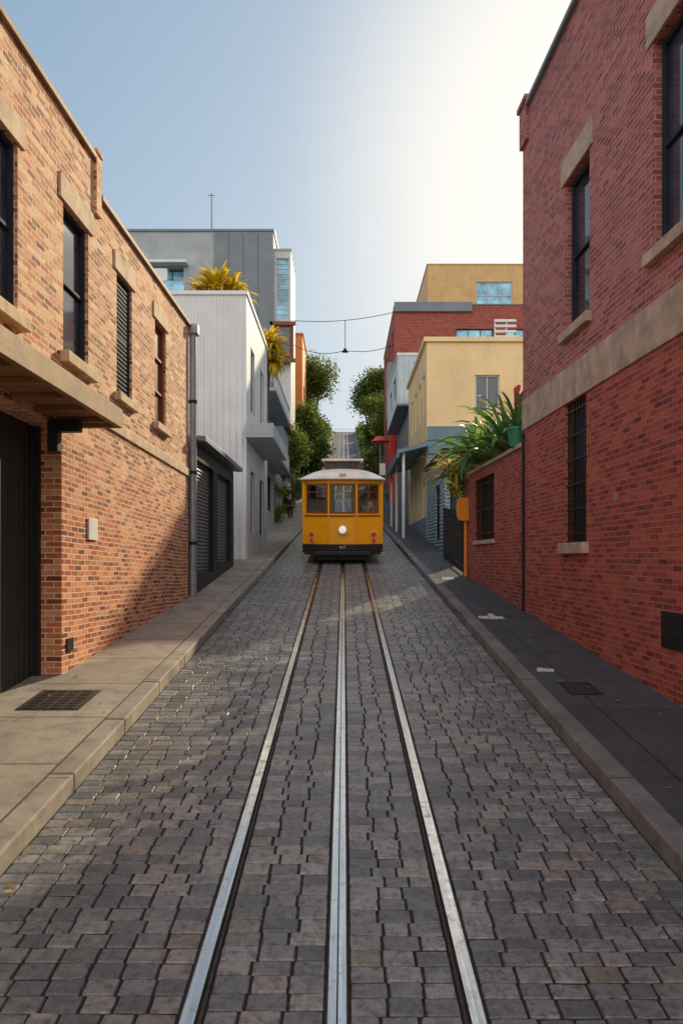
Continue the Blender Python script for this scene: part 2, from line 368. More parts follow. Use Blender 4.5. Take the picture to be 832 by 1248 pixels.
def bigmesh(name,v,f,mat,tint=None,smooth=True,org=(0,0,0)):
    me=bpy.data.meshes.new(name)
    me.vertices.add(len(v)); me.vertices.foreach_set('co',(v-np.array(org)).astype(np.float32).ravel())
    k=f.shape[1]
    me.loops.add(f.size); me.loops.foreach_set('vertex_index',f.astype(np.int32).ravel())
    me.polygons.add(len(f)); me.polygons.foreach_set('loop_start',np.arange(0,f.size,k,dtype=np.int32))
    try: me.polygons.foreach_set('loop_total',np.full(len(f),k,dtype=np.int32))
    except Exception: pass
    me.update(calc_edges=True); me.validate()
    if smooth: me.polygons.foreach_set('use_smooth',[True]*len(me.polygons))
    me.materials.append(M[mat])
    if tint is not None:
        a=me.attributes.new('tint','FLOAT','POINT'); a.data.foreach_set('value',tint.astype(np.float32))
    o=bpy.data.objects.new(name,me); COL.objects.link(o); o.location=org; WP[o]=Vector(org)
    return o
o=bigmesh('cobbled_road',vv,ff,'cobble',np.repeat(P[:,7],K)); o['kind']='structure'
try: o.data.set_sharp_from_angle(angle=math.radians(28))
except Exception: pass
M['farroad']=pave('distant_setts',(.12,.12,.125),.6,.6,.012)
g=MB()
for L in lanes: strip(g,L[0],L[1],-.004,list(np.arange(62,174,2)))
struct(g,'road','farroad')
KW=.22
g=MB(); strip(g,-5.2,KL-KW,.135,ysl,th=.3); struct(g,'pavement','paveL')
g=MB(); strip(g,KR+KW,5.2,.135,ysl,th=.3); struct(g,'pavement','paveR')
def kerb(x0,x1,mat):
    g=MB(); yk=-10.
    while yk<172:
        L=1.5 if yk<60 else 6; a,b_=yk+.005,yk+L-.005; za,zb=prof(a)+.15,prof(b_)+.15; dz=random.uniform(-.004,.004)
        g.box8([(x0,a,za-.4),(x1,a,za-.4),(x1,b_,zb-.4),(x0,b_,zb-.4),(x0,a,za+dz),(x1,a,za+dz),(x1,b_,zb+dz),(x0,b_,zb+dz)])
        yk+=L
    struct(g,'kerb',mat,bevel=.018)
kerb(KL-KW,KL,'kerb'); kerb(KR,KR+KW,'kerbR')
def rail(x,slot):
    g=MB(); ys=list(np.arange(-4,60,2))+list(np.arange(60,175,4))
    if slot:
        strip(g,x-.06,x-.05,-.002,ys,1,.05); strip(g,x-.048,x-.004,.008,ys,0,.05); strip(g,x+.004,x+.048,.008,ys,0,.05); strip(g,x+.05,x+.06,-.002,ys,1,.05); strip(g,x-.004,x+.004,-.02,ys,1,.02)
    else:
        s=1 if x<0 else -1
        def st(a,b_,z,m,th): 
            p,q=sorted((x+s*a,x+s*b_)); strip(g,p,q,z,ys,m,th)
        st(-.06,-.048,-.002,1,.05); st(-.046,.026,.010,0,.05); st(.026,.044,-.018,1,.03); st(.044,.06,.003,1,.05)
    lab='worn steel slot rail set in grey setts' if slot else 'worn steel tram rail set in grey setts'
    return top(g,'tram_rail',lab,'rail',['steel','rust'],group='rails running up the cobbled street')
rail(RC[0],0); rail(RC[1],1); rail(RC[2],0)
# ---------------------------------------------------------------- left brick building
LF=((-4.2087,0),(.0433,1.0),(1.0,-.0433))
def shear(v):
    v=v.copy(); v[:,2]-=.045*(v[:,1]-10.)*np.clip((v[:,2]-2)/3,0,1); return v
LB=thing('brick_building','two-storey weathered cream and orange brick warehouse beside the pavement','building',(-4,8,.8)); WARP[LB]=shear
winA=[(7.5,8.69,5.48,7.5,.14),(9.95,10.82,5.48,7.5,.14)]; gar=(5.2,9.9,-1,4.46,.37); winB=[(12.0,12.75,5.48,7.45),(14.08,14.82,5.48,7.45)]
w=MB(); w.facade(LF,-2,11.2,-1,8.68,winA+[gar],.37); w.facade(LF,11.2,16.6,-1,8.2,winB,.13)
w.poly([(-3.72,11.2,8.2),(-14,11.2,8.2),(-14,11.2,8.68),(-3.72,11.2,8.68)])
w.poly([(-3.49,16.6,-1),(-14,16.6,-1),(-14,16.6,8.2),(-3.49,16.6,8.2)])
w.poly([(-4.295,-2,-1),(-14,-2,-1),(-14,-2,8.68),(-4.295,-2,8.68)]); w.poly([(-14,-2,-1),(-14,16.6,-1),(-14,16.6,8.2),(-14,-2,8.68)])
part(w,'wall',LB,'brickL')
r=MB(); r.poly([(-4.3,-2,8.4),(-14,-2,8.4),(-14,11.2,8.4),(-3.8,11.2,8.4)]); r.poly([(-3.8,11.2,7.95),(-14,11.2,7.95),(-14,16.6,7.95),(-3.6,16.6,7.95)])
part(r,'roof',LB,'roofm')
r=MB(); r.ob(LF,-2,11.0,-.3,.06,8.682,8.77); part(r,'parapet_coping',LB,'fascia',bevel=.015)
r=MB(); r.ob(LF,11.24,16.62,-.3,.06,8.202,8.29); part(r,'parapet_coping',LB,'fascia',bevel=.015)
r=MB(); r.ob(LF,11.02,11.22,-.3,.05,7.9,8.8); r.ob(LF,11.0,11.24,-.32,.07,8.8,8.86); part(r,'pilaster',LB,'brickL')
r=MB(); r.ob(LF,10.2,16.6,.0,.035,4.8,4.99); part(r,'stone_band',LB,'stone',bevel=.01)
for op in winA: window(LB,LF,op,.11,'blueframe',nx=1,nz=2,sill='stone',lintel='stone',lh=.34,so=.12,sh=.16)
window(LB,LF,winB[0],.10,'blueframe',nx=1,nz=2,sill='stone',lintel='stone',lh=.3,so=.1,sh=.14)
sh_=MB()
for z in np.arange(5.58,7.36,.075): sh_.ob(LF,12.07,12.68,-.095,-.05,z,z+.04)
part(sh_,'louvred_shutter',LB,'blueframe')
window(LB,LF,winB[1],.10,'trambrown',glass='trambrown',nx=1,nz=3,sill='stone',lintel='stone',lh=.3,so=.1,sh=.14)
r=MB(); r.ob(LF,5.2,9.9,-.40,-.365,-1,4.46); part(r,'garage_door',LB,'garage')
r=MB(); r.ob(LF,9.82,9.9,-.36,-.28,-1,4.44); part(r,'door_frame',LB,'dark')
cn=MB(); cn.ob(LF,2,10.1,.003,.72,4.55,4.60,1); cn.ob(LF,2,10.1,.68,.76,4.47,4.72,0); cn.ob(LF,10.02,10.1,.003,.68,4.47,4.72,0)
cn.ob(LF,2,10.02,.003,.68,4.66,4.70,0)
for yb in np.arange(2.3,10,.62): cn.ob(LF,yb,yb+.06,.004,.66,4.48,4.549,1)
part(cn,'canopy',LB,['fascia','timber'],bevel=.006)
for yb in (9.45,):
    cn=MB(); cn.ob(LF,yb,yb+.12,.003,.42,4.3,4.46); cn.ob(LF,yb,yb+.12,.003,.14,4.05,4.3); part(cn,'canopy_bracket',LB,'dark',bevel=.01)
r=MB(); r.ob(LF,10.78,11.12,.002,.03,2.98,3.3); part(r,'wall_notice',LB,'white',label='small pale blank notice plate',bevel=.004)
r=MB(); r.ob(LF,10.05,10.25,.002,.02,1.42,1.6); part(r,'air_vent',LB,'dark')
dp=thing('drainpipe','grey galvanised drainpipe fixed beside the brick warehouse corner','drainpipe',(-3.43,16.72,prof(16.7)+.13))
g=MB(); g.cyl((-3.42,16.74,prof(16.7)+.1),(-3.42,16.74,7.75),.085,n=14); part(g,'pipe',dp,'pipe',smooth=True)
g=MB(); g.box(-3.55,-3.29,16.61,16.87,7.75,7.98); part(g,'hopper_head',dp,'pipe',bevel=.02)
for z in (3.0,4.6,6.2):
    g=MB(); g.cyl((-3.42,16.74,z),(-3.42,16.74,z+.07),.1,n=14); part(g,'pipe_collar',dp,'dark')
SF=((-3.42,0),(0,1.),(1.,0))
S=thing('garage_shed','low black garage with grey roller shutters beside the pavement','garage',(-3.6,20,prof(20)))
ops=[(17.2,19.4,2.35,5.0),(20.0,22.3,2.6,5.0)]
w=MB(); w.facade(SF,16.9,22.9,1,5.35,ops,.16); w.poly([(-3.42,16.9,1),(-9,16.9,1),(-9,16.9,5.6),(-3.42,16.9,5.35)]); w.poly([(-3.42,22.9,1),(-9,22.9,1),(-9,22.9,5.6),(-3.42,22.9,5.35)])
part(w,'wall',S,'dark')
g=MB(); g.box8([(-9,16.85,5.62),(-3.15,16.85,5.37),(-3.15,23,5.37),(-9,23,5.62),(-9,16.85,5.74),(-3.15,16.85,5.49),(-3.15,23,5.49),(-9,23,5.74)]); part(g,'roof',S,'dgrey',bevel=.01)
for op in ops:
    g=MB(); g.ob(SF,op[0],op[1],-.17,-.12,op[2],op[3]); part(g,'roller_shutter',S,'roller')
# ---------------------------------------------------------------- generic buildings
def building(name,label,x0,x1,y0,y1,z1,wall,side,fops=(),sops=(),coping='grey',frame='dark',glass='glass',nx=1,nz=1,depth=.15,cw=.12,ch=.18,sill=None,snx=1,cat='building',z0=None,roof='roofm'):
    z0=prof(y0)-1 if z0 is None else z0
    B=thing(name,label,cat,((x0+x1)/2,(y0+y1)/2,max(z0,prof(y0))))
    w=MB(); F=((0,y0),(1.,0),(0,-1.)); xs=x1 if side>0 else x0; Sd=((xs,0),(0,1.),(float(side),0)); xo=x0 if side>0 else x1
    w.facade(F,x0,x1,z0,z1,fops,depth); w.facade(Sd,y0,y1,z0,z1,sops,depth)
    w.poly([(xo,y0,z0),(xo,y1,z0),(xo,y1,z1),(xo,y0,z1)]); w.poly([(x0,y1,z0),(x1,y1,z0),(x1,y1,z1),(x0,y1,z1)])
    part(w,'wall',B,wall)
    r=MB(); r.poly([(x0,y0,z1-.3),(x1,y0,z1-.3),(x1,y1,z1-.3),(x0,y1,z1-.3)]); part(r,'roof',B,roof)
    c=MB(); e=cw
    c.box(x0-e,x1+e,y0-e,y0+.2,z1+.002,z1+ch); c.box(x0-e,x0+.2,y0+.2,y1+e,z1+.002,z1+ch); c.box(x1-.2,x1+e,y0+.2,y1+e,z1+.002,z1+ch)
    part(c,'parapet_coping',B,coping,bevel=.015)
    for op in fops: window(B,F,op,depth,frame,glass,nx,nz,.07,sill=sill)
    for op in sops: window(B,Sd,op,depth,frame,glass,snx,nz,.07,sill=sill)
    return B,F,Sd
B,F,Sd=building('clad_building','pale grey corrugated building standing above the pavement',-12,-3.3,25,31.8,11.6,'whitecorr',1,(),[(26.2,27.3,7.9,10.2),(29.2,30.3,7.9,10.2),(26.2,27.2,3.6,5.8),(29,30.4,3.6,5.8)],'white',nz=2,cw=.06,ch=.14)
c=MB(); c.box(-3.297,-2.35,24.6,30.5,6.72,6.82); c.box(-2.45,-2.35,24.6,30.5,6.822,7.2); c.box(-3.297,-2.45,24.6,24.7,6.822,7.2); c.box(-3.297,-2.45,24.7,30.5,7.1,7.16)
part(c,'canopy',B,'grey',bevel=.01)
B,F,Sd=building('apartment_building','grey apartment block with stacked white balconies',-14,-4.3,36,57,12.2,'grey',1,(),[(y,y+2.2,z,z+2.1) for z in (8.2,) for y in (38,42,46,50)]+[(41,44,5.4,7.4)],'trambrown',nz=1,snx=2,cw=.3,ch=.3)
for z in (7.9,10.9):
    c=MB(); c.box(-4.297,-3.35,36.2,46,z,z+.18); part(c,'balcony',B,'grey',bevel=.01)
    rr=MB()
    for yb in np.arange(36.25,46,.35): rr.box(-3.42,-3.38,yb,yb+.03,z+.18,z+1.0)
    rr.box(-3.44,-3.36,36.2,46,z+1.0,z+1.06)
    for xb in np.arange(-4.2,-3.4,.2): rr.box(xb,xb+.03,36.22,36.26,z+.18,z+1.0)
    rr.box(-4.29,-3.44,36.2,36.27,z+1.0,z+1.06)
    part(rr,'balcony_railing',B,'wframe')
fo=[(-16.2,-13.0,24.2,26.3)]
O,F,Sd=building('office_building','tall grey panelled office block with blue glazing',-26,-5.73,60,75,29.2,'grey',1,fo,(),'dgrey',glass='bglass',nx=3,nz=1,depth=.7,cw=.1,ch=.2)
for i in range(4):
    pn=MB(); x=-10.55+i*1.2; pn.box(x+.03,x+1.17,59.9,59.996,12,29.1); part(pn,'cladding_panel',O,'dgrey',bevel=.01)
pn=MB(); pn.box(-16.4,-12.8,59.2,59.9,23.9,24.05); pn.box(-16.4,-12.8,59.2,59.25,24.05,24.9); part(pn,'balcony',O,'bglass')
pn=MB(); pn.box(-15.6,-14.2,59.4,59.9,25.0,26.0); part(pn,'balcony_screen',O,'white')
pn=MB(); pn.box(-16.6,-12.6,59.1,59.95,26.4,26.6); part(pn,'balcony_roof',O,'white')
pn=MB(); pn.box(-20,-12,62,66,28.9,30.2); part(pn,'rooftop_plant_room',O,'grey')
T,F,Sd=building('stair_tower','slim glazed stair tower with blue louvres',-5.72,-4.35,60.6,66,27.9,'wframe',1,[(-5.55,-4.5,22.3,27.3)],(),'grey',frame='wframe',glass='bglass',nz=12,cw=.06)
b2=MB(); b2.box(-5.9,-4.1,60.1,60.58,18.8,21.9); b2.box(-6,-3.9,59.9,60.09,21.6,21.9); b2.box(-6,-3.9,59.9,60.09,18.6,18.9); part(b2,'bay_window_box',T,'trambrown')
b2=MB(); b2.box(-5.6,-4.4,60.02,60.09,19.1,21.4); part(b2,'window',T,'glass')
building('orange_building','narrow orange rendered building behind the trees',-7.5,-4.5,80,88,26.9,'orange',1,[(-6.9,-5.6,22,24)],[(82,84,20,22)],'orange')
an=thing('antenna_mast','thin grey aerial mast on the office roof','antenna',(-11,61.5,28.9))
g=MB(); g.cyl((-11,61.5,28.9),(-11,61.5,33.1),.07,.04,8); part(g,'mast',an,'dgrey')
g=MB(); g.cyl((-11.3,61.5,32.9),(-10.7,61.5,32.9),.03,n=6); part(g,'crossarm',an,'dgrey')
# ---------------------------------------------------------------- right brick building
RF=((4.185,0),(-.0375,1.0),(-1.0,-.0375))
RB=thing('brick_building','tall red brick building with stone band and barred window','building',(4,8,.8))
wu=[(7.9,9.19,6.5,9.1),(11.32,12.44,6.47,8.98)]; wl=[(11.46,12.44,2.95,5.265)]
w=MB(); w.facade(RF,-2,14.96,5.57,11.58,wu,.2,1); w.facade(RF,-2,14.96,-1,5.57,wl,.2,0)
w.poly([(3.62,14.96,-1),(16,14.96,-1),(16,14.96,11.58),(3.62,14.96,11.58)],1); w.poly([(4.26,-2,-1),(16,-2,-1),(16,-2,11.58),(4.26,-2,11.58)],1); w.poly([(16,-2,-1),(16,14.96,-1),(16,14.96,11.58),(16,-2,11.58)],1)
part(w,'wall',RB,['brickR','brickRU'])
r=MB(); r.poly([(4.2,-2,11.3),(16,-2,11.3),(16,14.96,11.3),(3.65,14.96,11.3)]); part(r,'roof',RB,'roofm')
r=MB(); r.ob(RF,-2,14.5,-.3,.09,11.582,11.68); part(r,'parapet_coping',RB,'dgrey',bevel=.015)
r=MB(); r.ob(RF,14.52,14.99,-.35,.07,10.95,11.7); r.ob(RF,14.47,15.04,-.4,.11,11.7,11.8); part(r,'pilaster',RB,'brickRU')
r=MB(); r.ob(RF,-2,14.965,-.02,.03,5.27,5.87); part(r,'stone_band',RB,'stoneR',bevel=.01)
for op in wu: window(RB,RF,op,.17,'blueframe',nx=1,nz=2,sill='stoneR',lintel='stoneR',lh=.42,so=.1,sh=.16)
for op in wl: window(RB,RF,op,.19,'dark',nx=1,nz=2,sill='stoneR',so=.1,bars=True,sh=.18)
r=MB(); r.ob(RF,8.3,8.95,-.02,.012,1.62,2.06,0)
for z in np.linspace(1.66,2.0,6): r.ob(RF,8.33,8.92,.0115,.03,z,z+.025,0)
part(r,'air_vent',RB,'dark')
r=MB(); r.ob(RF,10.28,10.38,.001,.004,3.5,3.6); part(r,'paper_remnant',RB,'stoneR')
r=MB(); r.cyl((3.60,14.86,1.6),(3.60,14.86,5.2),.03,n=8); part(r,'conduit',RB,'dark')
GW=thing('garden_wall','red brick garden wall with coping and barred opening','wall',(3.6,18,prof(18)))
op=(17.4,19.5,3.15,4.72)
w=MB(); w.facade(RF,14.97,20.9,.5,4.95,[op],.2); w.poly([(3.4,20.9,.5),(3.75,20.9,.5),(3.75,20.9,4.95),(3.4,20.9,4.95)])
w.ob(RF,14.97,20.9,-.3,-.28,.5,4.95); part(w,'wall',GW,'brickR')
r=MB(); r.ob(RF,15.0,20.95,-.33,.05,4.952,5.04); part(r,'wall_coping',GW,'stoneR',bevel=.012)
s=MB()
for x in np.linspace(op[0]+.05,op[1]-.05,12): s.ob(RF,x-.012,x+.012,-.06,-.04,op[2],op[3])
for z in (3.3,3.9,4.55): s.ob(RF,op[0],op[1],-.0405,-.025,z,z+.03)
part(s,'window_bars',GW,'dark'); s=MB(); s.ob(RF,op[0]-.05,op[1]+.05,-.2,.06,op[2]-.1,op[2]-.002); part(s,'window_sill',GW,'stoneR')
s=MB(); s.ob(RF,op[0],op[1],-.26,-.21,op[2],op[3]); part(s,'shutter',GW,'dark')
pl=MB(); pl.box(3.95,5.4,15.05,20.9,1,4.75); pl.box(4.02,5.33,15.12,20.83,4.75,4.8,1)
top(pl,'raised_planter','long raised concrete planter behind the garden wall','planter',['grey','ground'])
FE=thing('metal_fence','black vertical-bar metal fence beside the pavement','fence',(3.5,23,prof(23)))
s=MB()
for y in np.arange(21.0,25.4,.14):
    z=prof(y)+.13; x=3.42; s.box(x-.015,x+.015,y,y+.03,z,z+1.75)
part(s,'fence_bars',FE,'dark')
s=MB()
for dz in (.15,1.0,1.6):
    s.box8([(3.4,21,prof(21)+.13+dz),(3.44,21,prof(21)+.13+dz),(3.44,25.4,prof(25.4)+.13+dz),(3.4,25.4,prof(25.4)+.13+dz),(3.4,21,prof(21)+.18+dz),(3.44,21,prof(21)+.18+dz),(3.44,25.4,prof(25.4)+.18+dz),(3.4,25.4,prof(25.4)+.18+dz)])
part(s,'fence_rail',FE,'dark')
sp=thing('sign_post','orange post with rounded orange panel by the wall end','sign',(3.3,20.3,prof(20.3)+.135))
g=MB(); g.cyl((3.36,20.42,prof(20.4)+.1),(3.36,20.42,4.15),.045,n=12); part(g,'post',sp,'orangesign',smooth=True)
g=MB(); pts=[]
for k in range(24):
    a=2*math.pi*k/24; ca,sa=math.cos(a),math.sin(a); e=.55
    pts.append((3.32+.23*math.copysign(abs(ca)**e,ca),4.04+.32*math.copysign(abs(sa)**e,sa)))
g.v+= [(x,20.28,z) for x,z in pts]+[(x,20.37,z) for x,z in pts]; g.f.append(tuple(range(24))); g.m.append(0); g.f.append(tuple(range(47,23,-1))); g.m.append(0)
for k in range(24): g.f.append((k,24+k,24+(k+1)%24,(k+1)%24)); g.m.append(0)
part(g,'sign_panel',sp,'orangesign',bevel=.012)
B,F,Sd=building('blue_kiosk_building','small blue-grey clad lean-to building behind the fence',3.75,5.6,27.5,33.5,6.6,'bluecorr',-1,[(3.95,4.9,2.9,5.3)],[(29,30.5,3.4,5.6)],'dark',glass='glass',nz=3)
fo=[(6.2,7.35,9.75,11.35)]; so=[(35.8+i*2.0,36.7+i*2.0,9.6,11.6) for i in range(4)]+[(35.6,36.8,3.8,6.4),(37.8,39,5.2,6.9),(40,41.2,5.2,6.9),(42.2,43.4,5.2,6.9)]
B,F,Sd=building('cream_building','cream rendered building with teal shopfront and street canopy',3.9,9.0,34.9,44.6,12.9,'cream',-1,fo,so,'cream',frame='wframe',nx=2,nz=1,cw=.14,ch=.22)
c=MB(); c.box(3.93,7.0,34.72,34.897,7.6,8.9); part(c,'shop_fascia',B,'teal',bevel=.02)
c=MB(); c.box(3.93,7.0,34.8,34.896,4,7.59); part(c,'shopfront',B,'bluecorr')
c=MB(); c.box8([(2.55,34.2,7.55),(3.897,34.2,7.9),(3.897,43.5,7.9),(2.55,43.5,7.55),(2.55,34.2,7.72),(3.897,34.2,8.1),(3.897,43.5,8.1),(2.55,43.5,7.72)]); c.box(2.47,2.548,34.2,43.5,7.35,7.75); part(c,'canopy',B,'teal',bevel=.01)
for y in (34.6,39,43.2):
    c=MB(); c.cyl((2.78,y,prof(y)+.12),(2.78,y,7.6),.07,n=12); part(c,'canopy_post',B,'white',smooth=True)
c=MB(); c.box(3.87,3.895,34.95,44.5,prof(35),prof(35)+1.1); part(c,'painted_plinth',B,'teal')
RR=thing('roof_railing','white slatted railing on the flat roof edge','railing',(8.4,40,12.9))
g=MB()
for x in (7.85,8.45): g.box(x-.03,x+.03,38.44,38.5,12.6,15.0)
part(g,'railing_post',RR,'white')
g=MB()
for z in np.arange(13.3,15.05,.28): g.box(7.8,8.95,38.38,38.43,z,z+.13)
part(g,'rail_bars',RR,'white')
B,F,Sd=building('pale_blue_building','pale blue corrugated upper storey on dark base',3.35,6.5,46,57,15.3,'bluewhite',-1,(),[(48,50,13,14.5),(52,54,13,14.5)],'white',cw=.05,z0=12.3)
c=MB(); c.box(4.1,6.5,46.3,57,4,12.17); part(c,'base',B,'dgrey',label='dark grey lower storeys')
c=MB(); c.box(3.3,6.55,45.9,57,12.18,12.296); part(c,'floor_slab',B,'dgrey')
B,F,Sd=building('red_building','red brick apartment building with dark roof edge',4.05,20,59,75,22.9,'brickFar',-1,[(8.9,11.9,19.4,21.0),(13,15,19.4,21)],[(y,y+1.6,z,z+1.8) for z in (9.5,13,16.5,19.8) for y in (61,65,69)],'dgrey',glass='bglass',nx=3,cw=.05,ch=.1)
c=MB(); c.box(4.0,10.2,58.8,58.945,22.35,23.1); part(c,'roof_fascia',B,'dgrey')
c=MB(); c.box(3.5,4.04,59.2,62,14,18.4); part(c,'oriel',B,'dgrey')
building('tan_rooftop_building','tan corrugated penthouse block on the roof',7.0,20,62,72,27.3,'tan',-1,[(11.1,14.1,23.6,25.9)],(),'tan',frame='wframe',glass='bglass',nx=3,nz=2,cw=.06,ch=.1,z0=22.7)
building('added_shade_building','plain grey rendered building added out of view to shade the street',15.2,25,36,42,21,'grey',-1,[(16,18,13,15)],(),'grey')  # unseen block added to cast shade over the road
building('hilltop_building','low grey building across the top of the hill',-9,5,190,196,34.9,'white',1,[(x,x+2.6,33.4,34.3) for x in np.arange(-8,4,3.2)],(),'white',frame='wframe',glass='bglass')
g=MB()
for x in np.arange(-8,4.2,.6): g.box(x,x+.06,175,175.06,32,33.2)
g.box(-8,4.2,174.98,175.08,33.2,33.3); top(g,'metal_fence','pale railing across the crest of the street','fence','wframe')
# ---------------------------------------------------------------- vegetation
def leaves(name,parent,lobes,n,size,mat,elong=1.8):
    L=np.array(lobes,dtype=float); vol=L[:,3]*L[:,4]; idx=rng.choice(len(L),n,p=vol/vol.sum())
    d=rng.normal(size=(n,3)); d/=np.linalg.norm(d,axis=1)[:,None]; r=np.minimum(rng.random(n)**.45*(1+.06*rng.normal(size=n)),1.08)
    c=L[idx,:3]+d*r[:,None]*L[idx][:,[3,3,4]]
    k=max(8,n//45); cc=c[rng.choice(n,k)]; sel=rng.integers(0,k,n); pull=rng.random(n)<.55
    off=np.clip(rng.normal(size=(n,3)),-1.6,1.6)*size*1.5
    c=np.where(pull[:,None],cc[sel]+off,c)
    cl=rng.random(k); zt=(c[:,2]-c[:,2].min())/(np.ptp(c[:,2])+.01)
    tint=np.clip(.25*rng.random(n)+.4*np.where(pull,cl[sel],.4)+.45*zt*rng.uniform(.6,1,n),0,1)  # leaves lighten with height, sunlit crown tops painted into the tint
    a=rng.normal(size=(n,3)); a/=np.linalg.norm(a,axis=1)[:,None]; b=np.cross(a,rng.normal(size=(n,3))); b/=np.linalg.norm(b,axis=1)[:,None]
    s=size*rng.uniform(.5,1.2,n)[:,None]; w=s/elong
    v=np.stack([c-a*s*.5,c+b*w*.5,c+a*s*.5,c-b*w*.5],1).reshape(-1,3)
    f=np.arange(n*4).reshape(-1,4); org=v.mean(0)
    o=bigmesh(name,v,f,mat,np.repeat(tint,4),False,tuple(org)); o.parent=parent; o.location=Vector(org)-WP[parent]; return o
def tree(x,y,h,r,label,n=7000,size=.22,mat='leaf',nl=11,trunkh=.35,name='street_tree'):
    z=prof(y)-.1; t=thing(name,label,'tree',(x,y,z),None)
    g=MB(); rr=.03*h; p=Vector((x,y,z))
    q=Vector((x+random.uniform(-.1,.1)*r,y,z+h*trunkh)); g.cyl(p,q,rr,rr*.7,9)
    lob=[]
    for i in range(nl):
        a=i*2.4+random.random(); k=random.uniform(.25,.75)*r; zz=z+h*random.uniform(trunkh+.08,.86); e=Vector((x+math.cos(a)*k,y+math.sin(a)*k,zz))
        md=q.lerp(e,.5)+Vector((0,0,-.05*h)); g.cyl(q,md,rr*.45,rr*.3,6,caps=False); g.cyl(md,e,rr*.3,rr*.08,6,caps=False)
        q_=random.uniform(.4,.58); lob.append((e.x,e.y,e.z,r*q_,min(r*q_*.95,h*.18)))
    lob.append((x,y,z+h*.85,r*.55,r*.5))
    part(g,'trunk',t,'bark',smooth=True); leaves('crown',t,lob,n,size,mat); return t
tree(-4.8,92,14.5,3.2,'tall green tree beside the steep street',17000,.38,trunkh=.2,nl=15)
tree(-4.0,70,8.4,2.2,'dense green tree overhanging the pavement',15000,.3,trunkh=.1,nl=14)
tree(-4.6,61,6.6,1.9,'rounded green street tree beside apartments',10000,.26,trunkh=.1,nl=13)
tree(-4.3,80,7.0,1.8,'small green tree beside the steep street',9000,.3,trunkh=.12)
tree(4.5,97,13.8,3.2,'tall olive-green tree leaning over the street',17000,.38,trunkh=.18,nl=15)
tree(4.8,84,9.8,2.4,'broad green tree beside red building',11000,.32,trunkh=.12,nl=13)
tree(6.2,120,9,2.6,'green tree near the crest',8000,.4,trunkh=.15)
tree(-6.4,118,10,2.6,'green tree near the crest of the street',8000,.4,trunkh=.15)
tree(-4.35,46,3.0,.62,'yellow-green shrub against the apartment wall',3500,.13,'leafy',trunkh=.05,name='shrub')
tree(-4.1,52,3.4,.8,'green shrub against the apartment wall',3500,.15,'leaf',trunkh=.05,name='shrub')
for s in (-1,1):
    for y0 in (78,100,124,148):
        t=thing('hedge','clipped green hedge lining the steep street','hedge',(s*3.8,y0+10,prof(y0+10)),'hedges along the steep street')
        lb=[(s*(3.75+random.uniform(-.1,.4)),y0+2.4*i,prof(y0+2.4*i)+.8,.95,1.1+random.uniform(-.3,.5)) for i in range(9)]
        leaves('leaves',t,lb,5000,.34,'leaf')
def rosette(mb,tints,c,n,L,W,el=(10,80),droop=.6,tb=0.,az=(0,360)):
    for i in range(n):
        a=math.radians(random.uniform(*az)); e=math.radians(random.uniform(*el)); l=L*random.uniform(.6,1.15); w=W*random.uniform(.6,1.15); dr=droop*random.uniform(.7,1.3)
        d=Vector((math.cos(a),math.sin(a),0)); s=Vector((-math.sin(a),math.cos(a),0)); p=Vector(c); base=len(mb.v); S=8; t0=min(1,max(0,random.random()*.7+tb))
        tw=random.uniform(-.8,.8)
        for k in range(S):
            t=k/(S-1); wd=w*(math.sin(math.pi*(.12+.88*t))**.7 if t<1 else 0.02); ss=(s*math.cos(tw*t)+Vector((0,0,1))*math.sin(tw*t))
            up=Vector((0,0,1))*wd*.25
            for q in (p-ss*wd*.5+up,p,p+ss*wd*.5+up): mb.v.append(tuple(q)); tints.append(min(1,t0+.22*t))
            ee=e-dr*2.2*t*t; p=p+(d*math.cos(ee)+Vector((0,0,1))*math.sin(ee))*(l/(S-1))
        for k in range(S-1):
            for q in (0,1): i0=base+3*k+q; mb.f.append((i0,i0+1,i0+4,i0+3)); mb.m.append(0)
def plant(name,label,base,specs,mat,stem=None):
    t=thing(name,label,'plant',base); g=MB(); ti=[]
    for s in specs: rosette(g,ti,*s[:1],**s[1])
    v=np.array(g.v); f=np.array(g.f); org=v.mean(0)
    o=bigmesh('leaves',v,f,mat,np.array(ti),True,tuple(org)); o.parent=t; o.location=Vector(org)-WP[t]
    if stem:
        g=MB(); g.cyl(stem[0],stem[1],.1,.07,8); part(g,'stem',t,'bark')
    return t
plant('golden_palm','golden-yellow fan palm on the corrugated building roof',(-4.5,27,11.3),[((-4.5,26.6,12.15),dict(n=130,L=1.2,W=.2,el=(-5,88),droop=.65)),((-4.0,26.6,12.0),dict(n=70,L=1.0,W=.16,el=(0,85),droop=.7)),((-5.05,26.6,12.0),dict(n=70,L=1.0,W=.16,el=(0,85),droop=.7))],'palmy',((-4.5,26.6,11.3),(-4.5,26.6,12.2)))
plant('golden_palm','golden-yellow palm at the corrugated building roof edge',(-3.5,32.3,prof(32)),[((-3.25,32.3,12.0),dict(n=130,L=1.0,W=.18,el=(-40,85),droop=.8)),((-3.1,32.4,11.3),dict(n=90,L=.9,W=.16,el=(-40,70),droop=.9))],'palmy',((-3.6,32.3,prof(32)),(-3.25,32.3,12.0)))
plant('agave_plant','large arching green strap-leaved plant above the garden wall',(4.05,17.2,4.8),[((3.8,17.2,5.1),dict(n=50,L=1.8,W=.14,el=(15,85),droop=.7)),((3.9,16.2,4.95),dict(n=26,L=1.35,W=.12,el=(25,85),droop=.65))],'agave')
